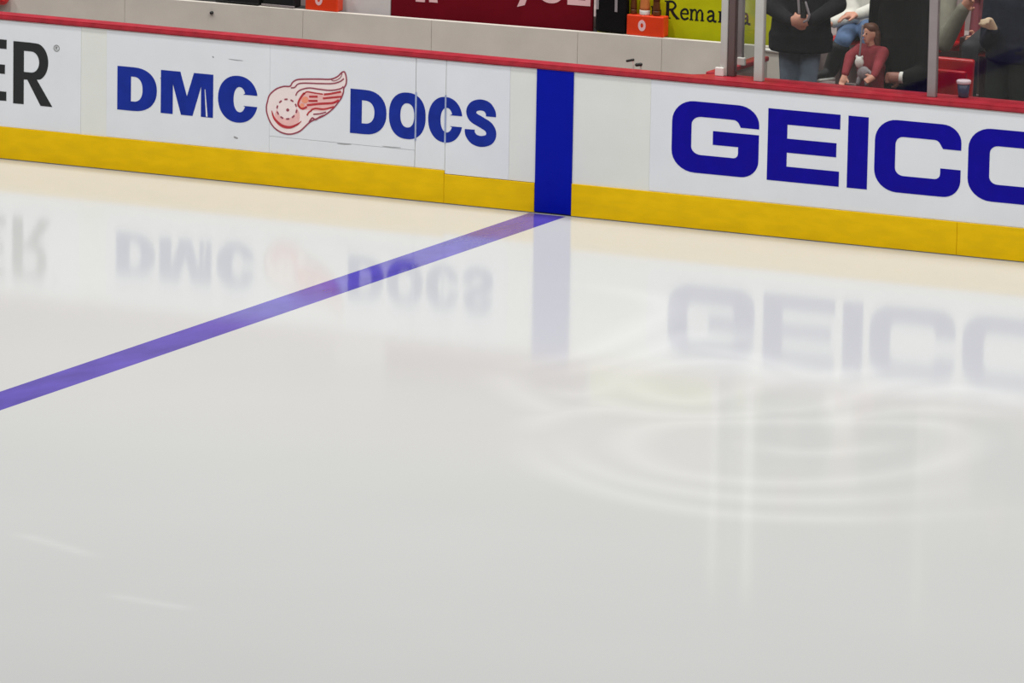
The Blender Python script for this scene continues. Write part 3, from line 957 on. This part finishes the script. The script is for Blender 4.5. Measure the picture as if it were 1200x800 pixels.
def person(label, base, h, F, hips, knees, ankles, elbows, wrists, hand_dirs, mats, hem=0.0, lean=Vector((0, 0, 0)), hair_long=False,
           bulk=1.0, hem_w=1.0, dark_shins=None, coat=None, sleeves=None, legs_k=1.0, head_dir=None, palm=None, curl=.6):
    """hips: centre of the pelvis; F: facing direction. elbows/wrists are (image-right side, image-left side) = (person's left, right)"""
    s = h / 1.75
    F = Vector(F).normalized()
    R = Vector((-F.y, F.x, 0)).normalized()      # the side at the person's left hand
    Zv = Vector((0, 0, 1))
    hips = Vector(hips)
    chest = hips + Zv * .33 * s + lean * .6
    sho = hips + Zv * .50 * s + lean
    neck = hips + Zv * .57 * s + lean * 1.05
    head = hips + Zv * .715 * s + lean * 1.2 + F * .03 * s
    hd = Vector(head_dir).normalized() if head_dir else F
    hr = Vector((-hd.y, hd.x, 0)).normalized()
    SH = [sho + R * .175 * s, sho - R * .175 * s]
    HP = [hips + R * .085 * s, hips - R * .085 * s]
    t = empty('person', base)
    tag(t, label, 'person')
    # body: one continuous surface (head, neck, hands, core)
    bm = bmesh.new()
    capsule(bm, head + Zv * .025 * s, head + Zv * -.015 * s, .083 * s, .078 * s)
    capsule(bm, head + hd * .028 * s + Zv * -.03 * s, head + hd * .045 * s + Zv * -.085 * s, .062 * s, .040 * s)
    capsule(bm, head + hd * .080 * s + Zv * .002 * s, head + hd * .105 * s + Zv * -.026 * s, .010 * s, .014 * s, n=8, caps=2)
    for q in (-1, 1):
        capsule(bm, head + hr * q * .082 * s + Zv * .015 * s, head + hr * q * .083 * s + Zv * -.025 * s, .013 * s, .010 * s, n=8, caps=2)
    capsule(bm, head - hd * .005 * s + Zv * -.06 * s, neck - Zv * .03, .052 * s, .058 * s)
    capsule(bm, neck - Zv * .04, hips, .075 * s, .09 * s, R, 1.3)
    for i in (0, 1):
        capsule(bm, sho, SH[i], .05 * s, .045 * s)
        capsule(bm, SH[i], elbows[i], .040 * s, .034 * s)
        capsule(bm, elbows[i], wrists[i], .034 * s, .024 * s)
        pn = palm[i] if palm else F
        hand(bm, wrists[i], hand_dirs[i], pn, s * 1.05, curl, 1 if i == 0 else -1)
        capsule(bm, hips, HP[i], .08 * s, .07 * s)
        capsule(bm, HP[i], knees[i], .065 * s, .045 * s)
        capsule(bm, knees[i], ankles[i], .045 * s, .032 * s)
    fuse(bm, 'body', mats['skin'], t, 0.0075, 3)
    # upper garment
    bm = bmesh.new()
    hz = hips + Zv * hem
    capsule(bm, hz + Zv * .16 * s, chest, .125 * s * bulk * hem_w, .125 * s * bulk, R, 1.42)
    capsule(bm, chest, sho - Zv * .02, .125 * s * bulk, .095 * s * bulk, R, 1.55)
    capsule(bm, hz + Zv * .02, hz + Zv * .14 * s, .128 * s * bulk * hem_w, .130 * s * bulk * hem_w, R, 1.45, ck=.15)
    capsule(bm, SH[0], SH[1], .072 * s * bulk, .072 * s * bulk)
    capsule(bm, sho, neck - Zv * .02 * s, .085 * s, .070 * s)
    if coat:
        capsule(bm, hz + Zv * .1, hz - Zv * coat, .13 * s * bulk, .15 * s * bulk, R, 1.5, caps=2)
    if not sleeves:
        for i in (0, 1):
            capsule(bm, SH[i], elbows[i], .072 * s * bulk, .058 * s * bulk)
            capsule(bm, elbows[i], Vector(wrists[i]) + (Vector(elbows[i]) - Vector(wrists[i])).normalized() * .01, .058 * s * bulk, .042 * s * bulk, caps=3)
    fuse(bm, 'jacket', mats['top'], t, 0.011, 5)
    if sleeves:
        for i in (0, 1):
            bm = bmesh.new()
            capsule(bm, SH[i], elbows[i], .076 * s * bulk, .060 * s * bulk)
            capsule(bm, elbows[i], wrists[i], .060 * s * bulk, .044 * s * bulk, caps=3)
            tag(fuse(bm, 'sleeve', sleeves[i], t, 0.010, 4), mats.get('sleeve_label'))
    # trousers
    bm = bmesh.new()
    capsule(bm, HP[0], HP[1], .105 * s * legs_k, .105 * s * legs_k)
    for i in (0, 1):
        capsule(bm, HP[i], knees[i], .092 * s * legs_k, .066 * s * legs_k)
        capsule(bm, knees[i], ankles[i], .066 * s * legs_k, .052 * s * legs_k)
    fuse(bm, 'trousers', mats['legs'], t, 0.011, 4)
    for i in (0, 1):
        a = Vector(ankles[i])
        bm = bmesh.new()
        if dark_shins:
            capsule(bm, Vector(knees[i]) * .72 + a * .28, a, .078 * s, .062 * s)  # dark lower leg from below the knee to the ankle
        fd = F
        capsule(bm, a - Zv * .035, a - Zv * .045 + fd * .15 * s, .042 * s, .036 * s)
        o = fuse(bm, 'shoe', dark_shins or SHOE, t, 0.009, 3)
        zf = a.z - .088
        bm = bmesh.new()
        capsule(bm, (a.x, a.y, zf + .012), Vector((a.x, a.y, zf + .012)) + fd * .15 * s, .013, .013, Vector((-fd.y, fd.x, 0)), 3.2, caps=2)
        finish(bm, 'sole', CLOTHW if dark_shins else SHOE, t, True)
    # hair, eyes, mouth
    bm = bmesh.new()
    capsule(bm, head - hd * .018 * s + Zv * .045 * s, head - hd * .040 * s + Zv * -.02 * s, .086 * s, .078 * s)
    capsule(bm, head + hr * .05 * s + hd * .02 * s + Zv * .075 * s, head - hr * .05 * s + hd * .02 * s + Zv * .075 * s, .050 * s, .050 * s)
    if hair_long:
        for q in (-1, 0, 1):
            capsule(bm, head - hd * .05 * s + hr * q * .05 * s, head - hd * .075 * s + hr * q * .06 * s - Zv * .20 * s, .052 * s, .03 * s)
    fuse(bm, 'hair', mats['hair'], t, 0.010, 3)
    for q in (-1, 1):
        bm = bmesh.new()
        ball(bm, head + hr * q * .031 * s + hd * .079 * s + Zv * .004 * s, .010 * s, .010 * s, .007 * s, 10)
        finish(bm, 'eye', EYE, t, True)
    bm = bmesh.new()
    capsule(bm, head + hr * .022 * s + hd * .088 * s - Zv * .068 * s, head - hr * .022 * s + hd * .088 * s - Zv * .068 * s, .006 * s, .006 * s, n=8)
    finish(bm, 'mouth', LIP, t, True)
    return t

def V(x, y, z):
    return Vector((x, y, z))

# man in black hoodie, hands together before him
mc = at(938, 60, Y=.95)
hx, hy = mc.x, .95
hc = at(938, 24, Y=.66)
Fm = V(.25, -1, 0)
man = person('person in a black hoodie and grey-blue jeans with hands clasped, beside the white post', (hx, hy, .5), 1.80, Fm,
             (hx, hy, 1.43), [V(hx + .075, hy - .03, .98), V(hx - .075, hy - .03, .98)], [V(hx + .10, hy, .59), V(hx - .10, hy, .59)],
             [V(hx + .29, hy + .02, 1.62), V(hx - .28, hy - .06, 1.60)], [hc + V(.075, .015, .00), hc + V(-.075, .0, -.01)],
             [V(-1, -.25, .05), V(1, -.3, .1)], {'skin': SKIN, 'top': HOODIE, 'legs': JEANS, 'hair': HAIR_D}, hem=-.19, bulk=1.10, hem_w=1.16, legs_k=.98, palm=[V(0, 1, .2), V(0, 1, .2)], curl=.8)
pp = hc + V(.045, -.07, .09)
ph = empty('handheld_device', pp)
tag(ph, 'small dark handheld device with a pale strap held by the person in black hoodie', 'device')
finish(box_bm(pp.x - .012, pp.x + .035, pp.y - .012, pp.y + .004, pp.z - .06, pp.z + .07, .004), 'device_body', EYE, ph)
bm = bmesh.new()
pts = [V(.03, -.012, .06), V(.045, -.014, .02), V(.062, -.014, -.03), V(.05, -.014, -.07), V(.02, -.014, -.085)]
for p, q in zip(pts, pts[1:]):
    capsule(bm, pp + p, pp + q, .009, .009, n=8, caps=2)
finish(bm, 'strap', STRAP, ph, True)
bm = bmesh.new()
capsule(bm, pp + V(-.02, -.016, -.02), pp + V(-.03, -.016, .09), .010, .010, n=8, caps=2)
finish(bm, 'strap', STRAP, ph, True)

# seated person in cream jacket
sx = at(1008, 20, Y=2.05).x
sh = V(sx, 2.05, 1.32)
kn = at(985, 47, Y=1.62)
an = at(973, 78, Y=1.62)
seat(sx, 2.26, .80, 'red stand seat under the person in the cream jacket', .46, .60, False)
wr = at(974, 28, Y=1.72)
person('person in a cream jacket and blue jeans sitting behind the child', (sx, 2.05, .80), 1.72, V(-.45, -1, 0),
       sh, [kn + V(.22, .05, .0), V(kn.x + .02, kn.y, kn.z - .0)], [V(kn.x + .27, 1.66, .90), V(an.x + .01, 1.62, 1.03)],
       [V(sx + .30, 1.98, 1.52), at(1000, 18, Y=1.9)], [V(sx + .12, 1.72, 1.44), wr + V(.015, 0, .01)], [V(-.8, -.6, -.1), V(-.8, -.4, -.35)],
       {'skin': SKIN, 'top': JACKET_W, 'legs': JEANS_B, 'hair': HAIR}, hem=-.04, bulk=1.12, dark_shins=SHOE, palm=[V(0, 0, -1), V(0, 0, -1)], curl=.4)

# child in red jersey
ch_ = at(1019, 36, Y=.62)
cs = 1.10 / 1.75
chip = V(ch_.x + .015, .64, ch_.z - .715 * cs - .02)
cbz = .50
person('child with brown hair in a dark red jersey leaning at the glass', (chip.x, .64, cbz), 1.10, V(-.35, -1, 0),
       chip, [V(chip.x + .05, .61, .80), V(chip.x - .06, .61, .80)], [V(chip.x + .05, .65, .59), V(chip.x - .06, .65, .59)],
       [at(1030, 74, Y=.54), at(996, 66, Y=.52)], [at(1024, 90, Y=.40), at(990, 88, Y=.40)], [V(-.5, -.7, -.4), V(-.1, -.5, -.9)],
       {'skin': SKIN, 'top': JERSEY, 'legs': CHARC, 'hair': HAIR}, hem=-.06, hair_long=True, bulk=1.12, head_dir=V(-.7, -1, 0), palm=[V(0, -1, 0), V(.3, -1, 0)])
tp = at(1012, 86, Y=.44)
toy = empty('plush_toy', tp)
tag(toy, 'small pale grey plush toy hanging on a strap before the child', 'toy')
bm = bmesh.new()
ball(bm, tp, .052, .035, .055)
capsule(bm, tp + V(-.03, -.01, -.04), tp + V(-.035, -.02, -.075), .018, .016)
capsule(bm, tp + V(.03, -.01, -.04), tp + V(.035, -.02, -.075), .018, .016)
capsule(bm, tp + V(.045, -.01, .02), tp + V(.07, -.015, .0), .015, .013)
fuse(bm, 'toy_body', STRAP, toy, 0.006, 2)
th_ = at(1007, 73, Y=.44)
bm = bmesh.new()
ball(bm, th_, .034, .03, .045)
ball(bm, th_ + V(-.022, 0, .04), .010, .008, .014)
ball(bm, th_ + V(.022, 0, .04), .010, .008, .014)
fuse(bm, 'toy_head', CLOTHW, toy, 0.005, 2)
s0 = at(1011, 30, Y=.44)
bm = bmesh.new()
capsule(bm, th_ + V(0, 0, .04), s0, .007, .008, n=8)
finish(bm, 'toy_strap', STRAP, toy, True)

# adult in long black coat, forearm along the rail
kx = at(1060, 40, Y=.76).x
el = at(1083, 84, Y=.66)
wv = at(1058, 91, Y=.46)
coat = person('person in a long black coat with one forearm across, left of the grey glass joint', (kx, .76, .5), 1.82, V(.1, -1, 0),
       (kx, .76, 1.42), [V(kx + .09, .74, .98), V(kx - .09, .74, .98)], [V(kx + .10, .76, .59), V(kx - .10, .76, .59)],
       [V(el.x, .66, el.z), V(kx - .24, .80, 1.55)], [wv, V(kx - .10, .74, 1.36)], [V(-1, -.1, -.08), V(.6, .1, -.4)],
       {'skin': SKIN_D, 'top': COAT, 'legs': CHARC, 'hair': HAIR_D}, hem=-.1, bulk=1.10, coat=.45, palm=[V(0, 1, -.2), V(0, 1, 0)])
bm = bmesh.new()
capsule(bm, wv + V(-.022, 0, 0), wv + V(.004, .003, 0), .043, .046, n=16, caps=3, ck=.1)
cf = finish(bm, 'cuff', CLOTHW, coat, True)
tag(cf, 'white shirt cuff')

# seated person with raised forearm in an olive sleeve
oe = at(1107, 50, Y=1.70)
ow = at(1129, 10, Y=1.66)
ox = at(1082, 30, Y=2.02).x
seat(ox, 2.26, .80, 'red stand seat under the person with the olive sleeve', .46, .60, False)
person('seated person in dark clothes with a raised forearm in an olive sleeve', (ox, 2.05, .80), 1.75, V(.05, -1, 0),
       (ox, 2.05, 1.32), [V(ox + .14, 1.62, 1.30), V(ox - .12, 1.62, 1.30)], [V(ox + .12, 1.64, .90), V(ox - .12, 1.64, .90)],
       [oe, V(ox - .23, 1.98, 1.50)], [ow, V(ox - .10, 1.66, 1.40)], [V(.5, -.2, .6), V(.3, -1, 0)],
       {'skin': SKIN, 'top': CHARC, 'legs': CHARC, 'hair': HAIR_D, 'sleeve_label': 'olive grey sleeve'}, sleeves=(OLIVE, OLIVE), bulk=1.18)

# seated person in wine jersey with white sleeve
wx = at(1176, 10, Y=2.02).x
seat(wx, 2.26, .80, 'red stand seat under the person in the wine jersey', .46, .60, False)
person('person in a wine red jersey with one white sleeve sitting behind the person in navy', (wx, 2.05, .80), 1.75, V(.15, -1, 0),
       (wx, 2.05, 1.34), [V(wx + .13, 1.62, 1.28), V(wx - .10, 1.62, 1.28)], [V(wx + .12, 1.64, .90), V(wx - .10, 1.64, .90)],
       [at(1207, 26, Y=1.85), V(wx - .22, 2.10, 1.55)], [at(1190, 15, Y=1.70), V(wx - .20, 1.95, 1.30)], [V(-1, -.3, .1), V(.3, -1, 0)],
       {'skin': SKIN, 'top': WINE, 'legs': CHARC, 'hair': HAIR_D, }, sleeves=(CLOTHW, WINE), bulk=1.08)

# standing person in navy jacket and dark trousers at the right edge
nx = at(1188, 60, Y=.85).x
nw = at(1159, 27, Y=.60)
person('person in a dark navy jacket and dark green-grey trousers standing at the right edge', (nx, .85, .5), 1.78, V(-.25, -1, 0),
       (nx, .85, 1.42), [V(nx + .10, .82, .98), V(nx - .12, .82, .98)], [V(nx + .11, .85, .59), V(nx - .12, .85, .59)],
       [V(nx + .27, .84, 1.62), at(1158, 48, Y=.80)], [V(nx + .27, .72, 1.40), nw + V(.03, .02, -.05)], [V(-.7, -.5, .1), V(-.3, -.5, .8)],
       {'skin': mat('skin_light', (206, 176, 146), .6), 'top': NAVY, 'legs': TROUS, 'hair': HAIR_D}, hem=-.10, bulk=1.12, legs_k=1.35, hem_w=1.1, curl=1.1)

# white ledge trim on the end of the bench wall
a, b = at_w(894, 58, -0.01), at_w(921, 62, -0.01)
bm = bmesh.new()
capsule(bm, a, b, .012, .010)
finish(bm, 'ledge_trim', CLOTHW, rear, True)
